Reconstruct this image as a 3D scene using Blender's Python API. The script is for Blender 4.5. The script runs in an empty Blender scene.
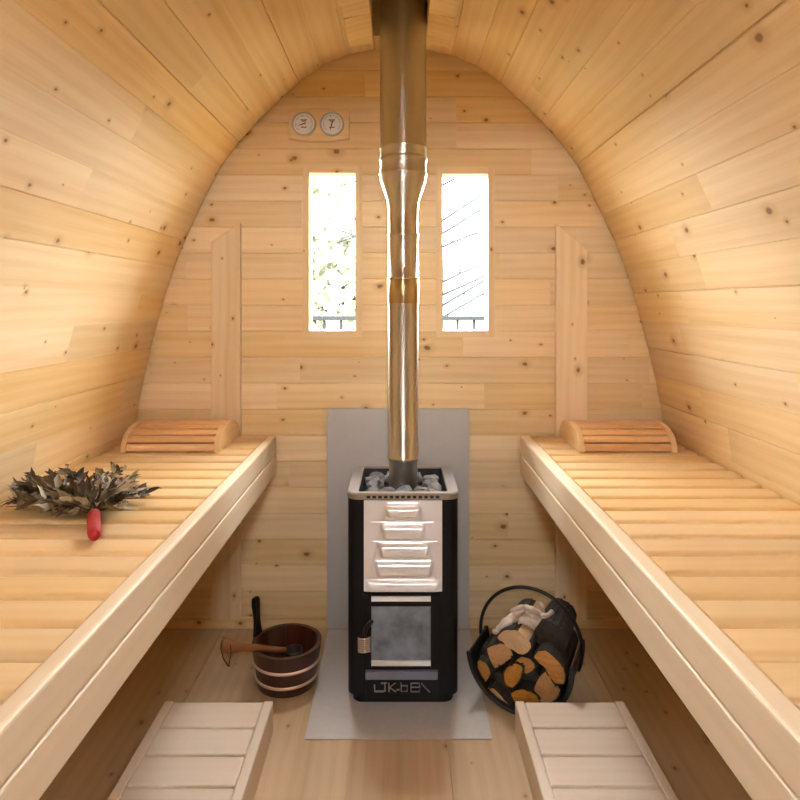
import bpy, bmesh, math, random
from mathutils import Vector, Matrix, noise as mnoise
random.seed(7)
PI = math.pi
scn = bpy.context.scene
COL = scn.collection
D = 2.35                       # distance of the back wall from the camera
F = 632.6                      # focal length in pixels of an 800 px frame
M = D / F                      # metres per pixel at the back wall
CX, CY, CZ = 399.5, 304.0, 1.2
YF = -0.62                     # front wall

def X(px, d=1.0): return (px - CX) * d * M
def Z(py, d=1.0): return CZ - (py - CY) * d * M
def P(px, py, d): return Vector((X(px, d), d * D, Z(py, d)))

# ------------------------------------------------------------------ materials
def new_mat(name):
    m = bpy.data.materials.new(name); m.use_nodes = True
    nt = m.node_tree
    return m, nt, nt.nodes['Principled BSDF']
def N(nt, typ, **kw):
    n = nt.nodes.new(typ)
    for k, v in kw.items():
        if k.startswith('i_'):
            key = k[2:]
            n.inputs[int(key) if key.isdigit() else key].default_value = v
        else: setattr(n, k, v)
    return n
def math_n(nt, op, a, b=None, c=None):
    n = nt.nodes.new('ShaderNodeMath'); n.operation = op
    for i, v in enumerate((a, b, c)):
        if v is None: continue
        if isinstance(v, (int, float)): n.inputs[i].default_value = v
        else: nt.links.new(v, n.inputs[i])
    return n.outputs[0]
def mix_c(nt, fac, a, b, mode='MIX'):
    n = nt.nodes.new('ShaderNodeMix'); n.data_type = 'RGBA'; n.blend_type = mode
    for key, v in ((0, fac), (6, a), (7, b)):
        if isinstance(v, (int, float)): n.inputs[key].default_value = v
        elif isinstance(v, tuple): n.inputs[key].default_value = (*v, 1)
        else: nt.links.new(v, n.inputs[key])
    return n.outputs[2]
def maprange(nt, v, a, b, c, d, smooth=True):
    n = nt.nodes.new('ShaderNodeMapRange')
    if smooth: n.interpolation_type = 'SMOOTHSTEP'
    nt.links.new(v, n.inputs[0])
    for i, q in enumerate((a, b, c, d)):
        if isinstance(q, (int, float)): n.inputs[i + 1].default_value = q
        else: nt.links.new(q, n.inputs[i + 1])
    return n.outputs[0]

def wood(name, light, mid, dark, knots=1.0, vary=.12, rough=.55, contrast=1.0, spec=.3, kcol=(.17, .07, .025)):
    m, nt, b = new_mat(name)
    L = nt.links.new
    uv = N(nt, 'ShaderNodeUVMap', uv_map='UVMap')
    at = N(nt, 'ShaderNodeAttribute', attribute_name='rnd')
    cmb = nt.nodes.new('ShaderNodeCombineXYZ')
    L(math_n(nt, 'MULTIPLY', at.outputs['Fac'], 37.3), cmb.inputs[0])
    L(math_n(nt, 'MULTIPLY', at.outputs['Fac'], 91.7), cmb.inputs[1])
    add = N(nt, 'ShaderNodeVectorMath', operation='ADD')
    L(uv.outputs[0], add.inputs[0]); L(cmb.outputs[0], add.inputs[1])
    def mapped(sx, sy):
        mp = nt.nodes.new('ShaderNodeMapping'); mp.inputs['Scale'].default_value = (sx, sy, 1)
        L(add.outputs[0], mp.inputs[0]); return mp.outputs[0]
    fine = N(nt, 'ShaderNodeTexNoise', i_Scale=1.0, i_Detail=5.0, i_Roughness=.6); L(mapped(3.0, 150), fine.inputs['Vector'])
    broad = N(nt, 'ShaderNodeTexNoise', i_Scale=1.0, i_Detail=3.0); L(mapped(.9, 11), broad.inputs['Vector'])
    wave = N(nt, 'ShaderNodeTexWave', wave_type='BANDS', bands_direction='Y', i_Scale=9.0, i_Distortion=5.0, i_Detail=2.0)
    wave.inputs['Detail Scale'].default_value = .55
    L(mapped(.28, 1.0), wave.inputs['Vector'])
    f = math_n(nt, 'ADD', math_n(nt, 'MULTIPLY', fine.outputs[0], .35), math_n(nt, 'MULTIPLY', broad.outputs[0], .67))
    f = math_n(nt, 'ADD', f, math_n(nt, 'MULTIPLY', wave.outputs['Fac'], .10))
    f1 = maprange(nt, f, .38, .78, 0.0, 1.0)
    col = mix_c(nt, math_n(nt, 'MULTIPLY', f1, contrast), light, mid)
    f2 = maprange(nt, f, .66, .95, 0.0, .6 * contrast)
    col = mix_c(nt, f2, col, dark)
    # tone of each board
    hv = nt.nodes.new('ShaderNodeHueSaturation')
    L(math_n(nt, 'ADD', math_n(nt, 'MULTIPLY', at.outputs['Fac'], vary), 1 - vary * .5), hv.inputs['Value'])
    fr = math_n(nt, 'FRACT', math_n(nt, 'MULTIPLY', at.outputs['Fac'], 7.31))
    L(math_n(nt, 'ADD', math_n(nt, 'MULTIPLY', fr, vary * 1.3), 1 - vary * .65), hv.inputs['Saturation'])
    L(col, hv.inputs['Color']); col = hv.outputs[0]
    if knots > 0:
        wn = N(nt, 'ShaderNodeTexNoise', i_Scale=45.0, i_Detail=1.0); L(add.outputs[0], wn.inputs['Vector'])
        for sc, rad, frac, seed in ((5.0, .065, .70, 0.0), (9.0, .055, .80, 3.7)):
            mp = nt.nodes.new('ShaderNodeMapping'); mp.inputs['Scale'].default_value = (1.0, 1.35, 1); mp.inputs['Location'].default_value = (seed, seed * 2, 0)
            L(add.outputs[0], mp.inputs[0])
            vo = N(nt, 'ShaderNodeTexVoronoi', voronoi_dimensions='2D', i_Scale=sc); L(mp.outputs[0], vo.inputs['Vector'])
            sp = nt.nodes.new('ShaderNodeSeparateColor'); L(vo.outputs['Color'], sp.inputs[0])
            on = math_n(nt, 'GREATER_THAN', sp.outputs[0], frac)
            r = math_n(nt, 'MULTIPLY', math_n(nt, 'ADD', math_n(nt, 'MULTIPLY', sp.outputs[1], .8), .35), rad)
            dist = math_n(nt, 'ADD', vo.outputs['Distance'], math_n(nt, 'MULTIPLY', math_n(nt, 'SUBTRACT', wn.outputs[0], .5), rad * .7))
            halo = maprange(nt, dist, math_n(nt, 'MULTIPLY', r, .8), math_n(nt, 'MULTIPLY', r, 3.2), 1.0, 0.0)
            core = maprange(nt, dist, math_n(nt, 'MULTIPLY', r, .45), math_n(nt, 'MULTIPLY', r, 1.1), 1.0, 0.0)
            col = mix_c(nt, math_n(nt, 'MULTIPLY', math_n(nt, 'MULTIPLY', halo, on), .45 * knots), col, dark)
            col = mix_c(nt, math_n(nt, 'MULTIPLY', math_n(nt, 'MULTIPLY', core, on), .85 * knots), col, kcol)
    L(col, b.inputs['Base Color'])
    b.inputs['Roughness'].default_value = rough
    b.inputs['Specular IOR Level'].default_value = spec
    bp = N(nt, 'ShaderNodeBump', i_Strength=.12, i_Distance=.002); L(fine.outputs[0], bp.inputs['Height']); L(bp.outputs[0], b.inputs['Normal'])
    return m

def plain(name, col, rough=.5, metal=0.0, spec=.5, bump=0, bscale=200, var=0, vscale=8):
    m, nt, b = new_mat(name)
    b.inputs['Roughness'].default_value = rough
    b.inputs['Metallic'].default_value = metal
    b.inputs['Specular IOR Level'].default_value = spec
    tc = nt.nodes.new('ShaderNodeTexCoord')
    no = N(nt, 'ShaderNodeTexNoise', i_Scale=float(vscale), i_Detail=4.0); nt.links.new(tc.outputs['Object'], no.inputs['Vector'])
    lo = tuple(c * (1 - var) for c in col); hi = tuple(min(1, c * (1 + var)) for c in col)
    nt.links.new(mix_c(nt, no.outputs[0], lo, hi), b.inputs['Base Color'])
    if bump:
        n2 = N(nt, 'ShaderNodeTexNoise', i_Scale=float(bscale), i_Detail=3.0); nt.links.new(tc.outputs['Object'], n2.inputs['Vector'])
        bp = N(nt, 'ShaderNodeBump', i_Strength=bump, i_Distance=.003); nt.links.new(n2.outputs[0], bp.inputs['Height']); nt.links.new(bp.outputs[0], b.inputs['Normal'])
    return m

def glass_mat(name, tint, ior=1.45, rough=0.0):
    m, nt, b = new_mat(name)
    nt.nodes.remove(b); out = nt.nodes['Material Output']
    tr = N(nt, 'ShaderNodeBsdfTransparent'); tr.inputs[0].default_value = (*tint, 1)
    gl = N(nt, 'ShaderNodeBsdfGlossy'); gl.inputs['Roughness'].default_value = rough
    fr = N(nt, 'ShaderNodeFresnel', i_IOR=ior)
    mx = nt.nodes.new('ShaderNodeMixShader')
    nt.links.new(fr.outputs[0], mx.inputs[0]); nt.links.new(tr.outputs[0], mx.inputs[1]); nt.links.new(gl.outputs[0], mx.inputs[2])
    nt.links.new(mx.outputs[0], out.inputs[0])
    return m

PINE = wood('pine_cladding', (.79, .605, .355), (.70, .495, .25), (.49, .275, .095), knots=1.0, vary=.16, rough=.5, contrast=1.1)
FLOORW = wood('floor_boards', (.58, .43, .275), (.49, .35, .205), (.32, .20, .095), knots=.8, vary=.10, rough=.5)
ASPEN = wood('bench_wood', (.78, .65, .475), (.72, .58, .40), (.61, .45, .28), knots=0, vary=.10, rough=.42, contrast=.7)
SLATW = wood('bench_slat_wood', (.74, .54, .295), (.67, .46, .225), (.54, .33, .13), knots=0, vary=.12, rough=.42, contrast=.8)
ASPENP = wood('step_wood', (.76, .65, .53), (.69, .575, .45), (.58, .45, .33), knots=0, vary=.08, rough=.5, contrast=.8)
ALDER = wood('headrest_wood', (.75, .46, .23), (.68, .38, .17), (.5, .25, .1), knots=0, vary=.12, rough=.45)
ALDERP = wood('headrest_end_wood', (.74, .52, .29), (.66, .43, .22), (.5, .3, .14), knots=0, vary=.1, rough=.5)
TUB = wood('tub_wood', (.062, .020, .010), (.040, .013, .007), (.02, .008, .005), knots=0, vary=.5, rough=.35, spec=.5)
TUBD = wood('dark_tub_wood', (.018, .010, .008), (.012, .007, .006), (.008, .005, .004), knots=0, vary=.3, rough=.4)
LADLE = wood('ladle_wood', (.24, .085, .022), (.17, .055, .014), (.08, .026, .008), knots=0, vary=.1, rough=.4)
LOGC = wood('cut_firewood', (.46, .24, .075), (.36, .165, .045), (.2, .08, .02), knots=0, vary=.2, rough=.7)
BARK = plain('bark', (.034, .027, .022), .9, bump=1.0, bscale=60, var=.7, vscale=40)
CLOTH = plain('pale_cloth', (.68, .58, .50), .9, bump=.6, bscale=120, var=.2, vscale=60)
BLACK = plain('black_enamel', (.004, .004, .006), .45, spec=.22)
IRON = plain('black_iron', (.010, .009, .009), .45, spec=.4)
PITM = plain('sooty_iron', (.02, .02, .02), .7)
STEEL = plain('brushed_steel', (.66, .60, .53), .24, 1.0, var=.06, vscale=3)
PIPEM = plain('flue_steel', (.52, .49, .42), .25, 1.0, var=.08, vscale=4)
def brushed(m, a=.85):
    nt = m.node_tree; b = nt.nodes['Principled BSDF']
    tg = N(nt, 'ShaderNodeTangent', direction_type='RADIAL', axis='Z')
    nt.links.new(tg.outputs[0], b.inputs['Tangent']); b.inputs['Anisotropic'].default_value = a; b.inputs['Anisotropic Rotation'].default_value = .25
    b.inputs['Roughness'].default_value = .38
BAND = plain('band_steel', (.50, .38, .20), .28, 1.0)
brushed(BAND); brushed(PIPEM); brushed(STEEL, .5)
PANELM = plain('polished_steel', (.88, .91, .95), .30, .35)
RIMM = plain('rim_steel', (.44, .42, .41), .30, .8)
PLATE = plain('grey_sheet_metal', (.56, .54, .53), .42, 0.25, bump=.05, bscale=400, var=.08, vscale=60)
SHIELD = plain('grey_heat_board', (.47, .46, .45), .55, 0.15, var=.05, vscale=20)
STONE = plain('stove_stone', (.17, .17, .175), .85, bump=.8, bscale=70, var=.55, vscale=35)
LEDGE = plain('blue_grey_paint', (.16, .18, .26), .4)
LETTER = plain('grey_lettering', (.30, .30, .33), .5)
CHROME = plain('chrome', (.75, .70, .66), .15, 1.0)
STRIP = plain('bright_strip', (.88, .92, .96), .4, 0.1)
ASHREFL = plain('ash_and_reflection', (.46, .49, .52), .8, var=.85, vscale=22)  # pale grey paints the reflection in the glass; dark blotches are ash
RED = plain('red_wrap', (.30, .005, .008), .75, bump=.6, bscale=150, var=.3, vscale=60)
TWIG = plain('twig', (.06, .03, .018), .8)
HOOP = plain('pale_hoop', (.85, .66, .55), .35, .4)
LEATHER = plain('leather_cord', (.05, .02, .012), .7)
DIALW = plain('dial_face', (.72, .72, .75), .4)
DIALR = plain('dial_rim', (.55, .56, .58), .3, .9)
INK = plain('dial_print', (.06, .05, .05), .6)
RAILM = plain('dark_railing', (.010, .0105, .011), .9, spec=0)
GRASS = plain('lawn', (.05, .055, .035), .9, spec=0, var=.3, vscale=3)
TREEL = plain('outdoor_leaf', (.17, .168, .115), .9, spec=0, var=.4, vscale=2)
TREEB = plain('outdoor_bark', (.018, .018, .018), .9, spec=0)
GLASS = glass_mat('window_glass', (.96, .98, .97))
STOVEG = glass_mat('stove_glass', (.75, .76, .78), 1.6, .04)

def leaf_mat():
    m, nt, b = new_mat('dried_leaf')
    at = N(nt, 'ShaderNodeAttribute', attribute_name='rnd')
    cr = nt.nodes.new('ShaderNodeValToRGB')
    e = cr.color_ramp.elements
    e[0].position = 0; e[0].color = (.022, .011, .005, 1); e[1].position = 1; e[1].color = (.48, .42, .32, 1)
    for p, c in ((.4, (.060, .032, .013)), (.6, (.15, .105, .045)), (.8, (.27, .21, .12))):
        q = e.new(p); q.color = (*c, 1)
    nt.links.new(at.outputs['Fac'], cr.inputs[0]); nt.links.new(cr.outputs[0], b.inputs['Base Color'])
    b.inputs['Roughness'].default_value = .6
    return m
LEAF = leaf_mat()

# ------------------------------------------------------------------ mesh builder
class MB:
    def __init__(s): s.v, s.f, s.uv, s.r, s.mi, s.sm = [], [], [], [], [], []
    def face(s, pts, uvs=None, rnd=0.0, mi=0, smooth=False):
        i = len(s.v); s.v += [tuple(p) for p in pts]
        s.f.append(tuple(range(i, i + len(pts))))
        s.uv.append(uvs or [(p[0], p[1] + p[2]) for p in pts]); s.r.append(rnd); s.mi.append(mi); s.sm.append(smooth)
    def mesh(s, verts, faces, uvf=None, rnd=0.0, mi=0, smooth=True):
        """shared-vertex mesh; uvf(vertex)->(u,v)"""
        o = len(s.v); s.v += [tuple(p) for p in verts]
        for f in faces:
            s.f.append(tuple(o + i for i in f))
            s.uv.append([(uvf(verts[i]) if uvf else (verts[i][2], verts[i][0] + verts[i][1])) for i in f])
            s.r.append(rnd); s.mi.append(mi); s.sm.append(smooth)
    def hexa(s, c8, axis, rnd=None, mi=0):
        """8 corners indexed by bits x,y,z; axis = grain direction"""
        if rnd is None: rnd = random.random()
        F6 = ((0, 2, 3, 1), (4, 5, 7, 6), (0, 1, 5, 4), (2, 6, 7, 3), (0, 4, 6, 2), (1, 3, 7, 5))
        NA = (2, 2, 1, 1, 0, 0)
        o = len(s.v); s.v += [tuple(p) for p in c8]
        for f, n in zip(F6, NA):
            s.f.append(tuple(o + i for i in f))
            if n == axis: a, b = [k for k in range(3) if k != n]
            else: a = axis; b = 3 - axis - n
            s.uv.append([(c8[i][a], c8[i][b] + n * .37) for i in f]); s.r.append(rnd); s.mi.append(mi); s.sm.append(False)
    def box(s, lo, hi, axis=None, rnd=None, mi=0):
        if axis is None:
            e = [hi[k] - lo[k] for k in range(3)]; axis = e.index(max(e))
        s.hexa([(hi[0] if i & 1 else lo[0], hi[1] if i & 2 else lo[1], hi[2] if i & 4 else lo[2]) for i in range(8)], axis, rnd, mi)
    def tube(s, pts, rad, n=10, cap=True, mi=0, rnd=0.0, flat=1.0, closed=False):
        pts = [Vector(p) for p in pts]; k = len(pts)
        rads = rad if isinstance(rad, (list, tuple)) else [rad] * k
        up = None; verts = []; L = 0
        for i, p in enumerate(pts):
            if closed: t = (pts[(i + 1) % k] - pts[i - 1]).normalized()
            else: t = (pts[min(i + 1, k - 1)] - pts[max(i - 1, 0)]).normalized()
            if up is None:
                up = Vector((0, 0, 1)) if abs(t.z) < .9 else Vector((1, 0, 0))
            a = (up - t * up.dot(t)).normalized(); up = a; b = t.cross(a)
            for j in range(n):
                th = 2 * PI * j / n
                verts.append(p + (b * math.cos(th) + a * math.sin(th) * flat) * rads[i])
        faces = [(i * n + j, i * n + (j + 1) % n, (i + 1) * n + (j + 1) % n, (i + 1) * n + j) for i in range(k - 1) for j in range(n)]
        if closed: faces += [((k - 1) * n + j, (k - 1) * n + (j + 1) % n, (j + 1) % n, j) for j in range(n)]
        elif cap: faces += [tuple(reversed(range(n))), tuple(range((k - 1) * n, k * n))]
        s.mesh(verts, faces, rnd=rnd, mi=mi)
    def lathe(s, prof, c=(0, 0), n=40, mi=0, rnd=0.0, smooth=True, closed=False, rndf=None):
        verts = [(c[0] + r * math.cos(2 * PI * j / n), c[1] + r * math.sin(2 * PI * j / n), z) for r, z in prof for j in range(n)]
        k = len(prof)
        for i in range(k if closed else k - 1):
            i2 = (i + 1) % k
            for j in range(n):
                f = (i * n + j, i * n + (j + 1) % n, i2 * n + (j + 1) % n, i2 * n + j)
                if rndf: rnd = rndf(j)
                pv = [verts[q] for q in f]
                uu = [(q[2] + i * .3, .1 * ((j + (1 if t in (1, 2) else 0)) * .3)) for t, q in enumerate(pv)]
                if smooth and not rndf:
                    pass
                s.f.append(tuple(len(s.v) + q for q in f)); s.uv.append(uu); s.r.append(rnd); s.mi.append(mi); s.sm.append(smooth)
        s.v += verts
    def prism(s, poly, y0, y1, xf, rnd=0.0, mi=0, caps=True, sides=True, smooth=False):
        """poly in local (x,z); extruded y0..y1; xf maps local->world"""
        n = len(poly)
        a = [xf(p[0], y0, p[1]) for p in poly]; b = [xf(p[0], y1, p[1]) for p in poly]
        if caps:
            s.face(a, [(p[0] * 2, p[1]) for p in poly], rnd, mi); s.face(list(reversed(b)), [(p[0] * 2, p[1]) for p in reversed(poly)], rnd, mi)
        if sides:
            for i in range(n):
                j = (i + 1) % n
                s.face([a[j], a[i], b[i], b[j]], [(y0, i * .03), (y0, i * .03), (y1, i * .03), (y1, i * .03)], rnd, mi, smooth)
    def build(s, name, mat, parent=None, bevel=0, seg=2, auto=None):
        me = bpy.data.meshes.new(name)
        me.from_pydata(s.v, [], s.f); me.validate(clean_customdata=False)
        ul = me.uv_layers.new(name='UVMap')
        flat = [q for f in s.uv for q in f]
        if len(ul.data) == len(flat):
            ul.data.foreach_set('uv', [x for q in flat for x in q])
        at = me.attributes.new('rnd', 'FLOAT', 'FACE')
        if len(at.data) == len(s.r): at.data.foreach_set('value', s.r)
        if len(me.polygons) == len(s.sm):
            me.polygons.foreach_set('use_smooth', s.sm); me.polygons.foreach_set('material_index', s.mi)
        for m in (mat if isinstance(mat, (list, tuple)) else [mat]): me.materials.append(m)
        bm = bmesh.new(); bm.from_mesh(me); bmesh.ops.recalc_face_normals(bm, faces=bm.faces[:]); bm.to_mesh(me); bm.free()
        o = bpy.data.objects.new(name, me); COL.objects.link(o)
        if parent: o.parent = parent
        if bevel:
            b = o.modifiers.new('Bevel', 'BEVEL'); b.width = bevel; b.segments = seg; b.limit_method = 'ANGLE'
        return o

def tag(o, label=None, cat=None, group=None, kind=None):
    for k, v in (('label', label), ('category', cat), ('group', group), ('kind', kind)):
        if v: o[k] = v
    return o
def empty(name, loc, label, cat, group=None, rz=0):
    o = bpy.data.objects.new(name, None); COL.objects.link(o); o.location = loc; o.rotation_euler = (0, 0, rz)
    o.empty_display_size = .05
    return tag(o, label, cat, group)
def struct(o, label=None): return tag(o, label, kind='structure')

# ------------------------------------------------------------------ room shell
prof_px = [(0, 49.5), (33, 52), (66, 60.5), (84, 71.5), (101, 84), (131, 112), (149, 130), (163, 147), (178, 168), (199.5, 210),
           (218.5, 252), (230.5, 286), (242, 326), (250.5, 360), (257, 390), (261, 412), (264, 437), (266, 470), (266, 510), (263, 560), (257, 632)]
def cr_spline(pts, per=12):
    out = []
    q = [(2 * pts[0][0] - pts[1][0], pts[1][1])] + pts + [(2 * pts[-1][0] - pts[-2][0], 2 * pts[-1][1] - pts[-2][1])]
    for i in range(1, len(q) - 2):
        for k in range(per):
            t = k / per
            out.append(tuple(.5 * (2 * q[i][c] + (q[i + 1][c] - q[i - 1][c]) * t + (2 * q[i - 1][c] - 5 * q[i][c] + 4 * q[i + 1][c] - q[i + 2][c]) * t * t
                       + (3 * q[i][c] - q[i - 1][c] - 3 * q[i + 1][c] + q[i + 2][c]) * t ** 3) for c in (0, 1)))
    out.append(pts[-1]); return out
half = [(h * M, CZ - (y - CY) * M) for h, y in cr_spline(prof_px)]      # apex -> floor, right side
def hw(z):
    for (x0, z0), (x1, z1) in zip(half, half[1:]):
        if z1 <= z <= z0:
            return x0 + (x1 - x0) * ((z0 - z) / (z0 - z1) if z0 != z1 else 0)
    return half[-1][0] if z < half[-1][1] else 0.0
# resample by board width
def resample(poly, step, first):
    out = [poly[0]]; need = first
    prev = poly[0]
    for p in poly[1:]:
        seg = math.dist(prev, p)
        while seg >= need:
            t = need / seg; prev = (prev[0] + (p[0] - prev[0]) * t, prev[1] + (p[1] - prev[1]) * t); out.append(prev)
            seg = math.dist(prev, p); need = step
        need -= seg; prev = p
    out.append(poly[-1]); return out
hs = resample(half, .104, .0925)
full = [(-x, z) for x, z in reversed(hs[1:])] + hs[1:]                  # left floor -> apex board -> right floor
def cladding():
    mbs = {'wall_left': MB(), 'ceiling': MB(), 'wall_right': MB()}
    GD0, GW0, CH0 = .0035, .0007, .0016
    seam = [random.choice((.25, .4, .5, .8, 1.25)) for _ in full]
    for i, (a, b) in enumerate(zip(full, full[1:])):
        A, B = Vector((a[0], 0, a[1])), Vector((b[0], 0, b[1]))
        t = (B - A).normalized(); n = Vector((t.z, 0, -t.x))           # points inwards
        mid = (A + B) / 2
        key = 'ceiling' if mid.z > 1.50 else ('wall_left' if mid.x < 0 else 'wall_right')
        if (Vector((0, 0, 1.0)) - mid).dot(n) < 0: n = -n
        w = (B - A).length
        q0, q1 = seam[i], seam[i + 1]
        s = [(0, -GD0 * q0), (GW0 * q0, -GD0 * q0), ((GW0 + CH0 * .5) * q0, -CH0 * .6 * q0), ((GW0 + CH0) * q0, 0),
             (w - (GW0 + CH0) * q1, 0), (w - (GW0 + CH0 * .5) * q1, -CH0 * .6 * q1), (w - GW0 * q1, -GD0 * q1), (w, -GD0 * q1)]
        pts = [A + t * q + n * h for q, h in s]
        y = YF; cuts = [YF]
        while True:
            y += random.uniform(.45, 1.9) if mid.z < 1.5 else random.uniform(1.2, 3.2)
            if y > D - .15: break
            cuts.append(y)
        cuts.append(D + .04)
        HOLE = (.80 * D, .925 * D) if abs(mid.x) < .02 else None
        if HOLE: cuts = sorted([c for c in cuts if not (HOLE[0] - .1 < c < D)] + [HOLE[0], HOLE[1], D + .04])
        for y0, y1 in zip(cuts, cuts[1:]):
            if HOLE and abs(y0 - HOLE[0]) < 1e-6: continue
            r = random.random()
            e0 = y0 + (.0007 if y0 > YF else 0); e1 = y1 - .0007 if y1 < D else D - .011
            for (p, q), (sp, sq) in zip(zip(pts, pts[1:]), zip(s, s[1:])):
                mbs[key].face([(p.x, e0, p.z), (q.x, e0, q.z), (q.x, e1, q.z), (p.x, e1, p.z)],
                              [(e0, sp[0]), (e0, sq[0]), (e1, sq[0]), (e1, sp[0])], r)
        for off in (.0058, .05):
            p, q = A - n * off - t * off * .2, B - n * off + t * off * .2
            for ya, yb in (((YF - .05, HOLE[0]), (HOLE[1], D + .06)) if HOLE else ((YF - .05, D + .06),)):
                mbs[key].face([(p.x, ya, p.z), (q.x, ya, q.z), (q.x, yb, q.z), (p.x, yb, p.z)],
                              [(0, 0), (0, .1), (2, .1), (2, 0)], .5)
    for k, mb in mbs.items(): struct(mb.build(k, PINE))
cladding()

def board_wall(name, y, facing, z0, pitch, holes, seed):
    """horizontal boards at plane y; facing = +1 if the room is at smaller y"""
    rnd = random.Random(seed)
    mb = MB(); GD, GW, CH = .0035, .0007, .0016
    def hq(xa0, xa1, za, xb0, xb1, zb, ya, yb, r):
        mb.face([(xa0, ya, za), (xa1, ya, za), (xb1, yb, zb), (xb0, yb, zb)], [(xa0, za), (xa1, za), (xb1, zb), (xb0, zb)], r)
    rows = []
    z = z0
    while z > -.05: z -= pitch
    ztop = half[0][1] + .03
    while z < ztop: rows.append((max(z, -.02), min(z + pitch, ztop))); z += pitch
    for za, zb in rows:
        if zb <= 0: continue
        # random butt joints in this row
        cuts = []; x = -1.2 + rnd.uniform(.2, .9)
        while x < 1.15: cuts.append(x); x += rnd.uniform(.5, 1.5)
        lv = [(za, 'g'), (za + GW, 'g'), (za + GW + CH * .5, 'c'), (za + GW + CH, 'f'), (zb - GW - CH, 'f'), (zb - GW - CH * .5, 'c'), (zb - GW, 'g'), (zb, 'g')]
        for h in holes:
            for q in (h[2], h[3]):
                if za + .006 < q < zb - .006: lv.append((q, 'f'))
        lv.sort()
        dep = {'g': GD, 'c': CH * .6, 'f': 0}
        tones = [rnd.random() for _ in range(len(cuts) + 1)]
        for (l0, k0), (l1, k1) in zip(lv, lv[1:]):
            if l1 - l0 < 1e-6: continue
            zm = (l0 + l1) / 2
            def lim(zz): return hw(min(zz, half[0][1]) - .07) + .02
            segs = [(-9, 9)]
            for h in holes:
                if h[2] < zm < h[3]:
                    new = []
                    for s0, s1 in segs:
                        if h[0] > s0 and h[1] < s1: new += [(s0, h[0]), (h[1], s1)]
                        else: new.append((s0, s1))
                    segs = new
            bounds = [-9] + cuts + [9]
            for s0, s1 in segs:
                for bi, (c0, c1) in enumerate(zip(bounds, bounds[1:])):
                    u0 = max(s0, c0 + .0006); u1 = min(s1, c1 - .0006)
                    if u1 - u0 < .002: continue
                    cl = lambda v, zz: max(-lim(zz), min(lim(zz), v))
                    a0, a1, b0, b1 = cl(u0, l0), cl(u1, l0), cl(u0, l1), cl(u1, l1)
                    if max(a1 - a0, b1 - b0) < .002: continue
                    hq(a0, a1, l0, b0, b1, l1, y + facing * dep[k0], y + facing * dep[k1], tones[bi])
                # backing sheets
                a0, a1, b0, b1 = [max(-lim(q), min(lim(q), v)) for v, q in ((s0, l0), (s1, l0), (s0, l1), (s1, l1))]
                for off in (.0058, .06):
                    hq(a0, a1, l0, b0, b1, l1, y + facing * off, y + facing * off, .5)
    return struct(mb.build(name, PINE))
W1 = (X(309.5), X(355.5), Z(330.5), Z(173)); W2 = (X(442.5), X(488), Z(330.5), Z(174))
FR = .006
board_wall('wall_back', D, 1, Z(149), 26.0 * M, [(w[0] - FR, w[1] + FR, w[2] - FR, w[3] + FR) for w in (W1, W2)], 11)
LIGHT_OPENING = (-.15, .15, 1.46, 1.84)  # unseen opening, added and sized for the daylight it lets in
board_wall('wall_front', YF, -1, Z(149), 26.0 * M, [LIGHT_OPENING], 5)

# floor boards run towards the back wall
def floor():
    mb = MB(); w = .26; x = -1.04 - .13
    while x < 1.02:
        cuts = [YF - .02]; y = YF + random.uniform(.8, 2.2)
        while y < D - .4: cuts.append(y); y += random.uniform(1.4, 2.6)
        cuts.append(D + .02)
        for y0, y1 in zip(cuts, cuts[1:]):
            r = random.random(); g = .0003; c = .0008
            pr = [(x, -.003), (x + g, -.003), (x + g + c, 0), (x + w - g - c, 0), (x + w - g, -.003), (x + w, -.003)]
            for p, q in zip(pr, pr[1:]):
                mb.face([(p[0], y0, p[1]), (q[0], y0, q[1]), (q[0], y1, q[1]), (p[0], y1, p[1])], [(y0, p[0]), (y0, q[0]), (y1, q[0]), (y1, p[0])], r)
        x += w
    mb.face([(-1.1, YF - .05, -.06), (1.1, YF - .05, -.06), (1.1, D + .06, -.06), (-1.1, D + .06, -.06)], rnd=.4)
    struct(mb.build('floor', FLOORW))
floor()

# baseboard and the two posts on the back wall
mb = MB(); mb.box((-.965, D - .012, 0), (-.271, D - .0005, .034), 0); mb.box((.26, D - .012, 0), (.965, D - .0005, .034), 0)
struct(mb.build('baseboard_back', PINE, bevel=.002))
def post(name, x0, x1, zl, zr):
    mb = MB(); y0, y1 = D - .018, D - .0005
    c = []
    for i in range(8):
        x = x1 if i & 1 else x0
        c.append((x, y1 if i & 2 else y0, (zr if i & 1 else zl) if i & 4 else .035))
    mb.hexa(c, 2, random.random())
    struct(mb.build(name, PINE, bevel=.002))
post('trim_1', X(212.5), X(241.5), Z(243), Z(223.5)); post('trim_2', X(555), X(586), Z(224.5), Z(251))

# windows
def window(name, w, label):
    x0, x1, z0, z1 = w; t = .006
    mb = MB(); ya, yb = D - .004, D + .075
    for lo, hi, ax in (((x0 - .024, ya, z0 - .024), (x0, D + .001, z1 + .024), 2), ((x1, ya, z0 - .024), (x1 + .024, D + .001, z1 + .024), 2),
                       ((x0, ya, z1), (x1, D + .001, z1 + .024), 0), ((x0, ya, z0 - .024), (x1, D + .001, z0), 0)):
        mb.box(lo, hi, ax, rnd=.45)
    for lo, hi, ax in (((x0 - t, D, z0 - t), (x0, yb, z1 + t), 2), ((x1, D, z0 - t), (x1 + t, yb, z1 + t), 2),
                       ((x0, D, z1), (x1, yb, z1 + t), 0), ((x0, D, z0 - t), (x1, yb, z0), 0)):
        mb.box(lo, hi, ax, rnd=.3)
    fr = struct(mb.build(name, PINE), label)
    g = MB(); g.face([(x0, D + .05, z0), (x1, D + .05, z0), (x1, D + .05, z1), (x0, D + .05, z1)])
    g.build('glass_pane', GLASS, fr)
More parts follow.
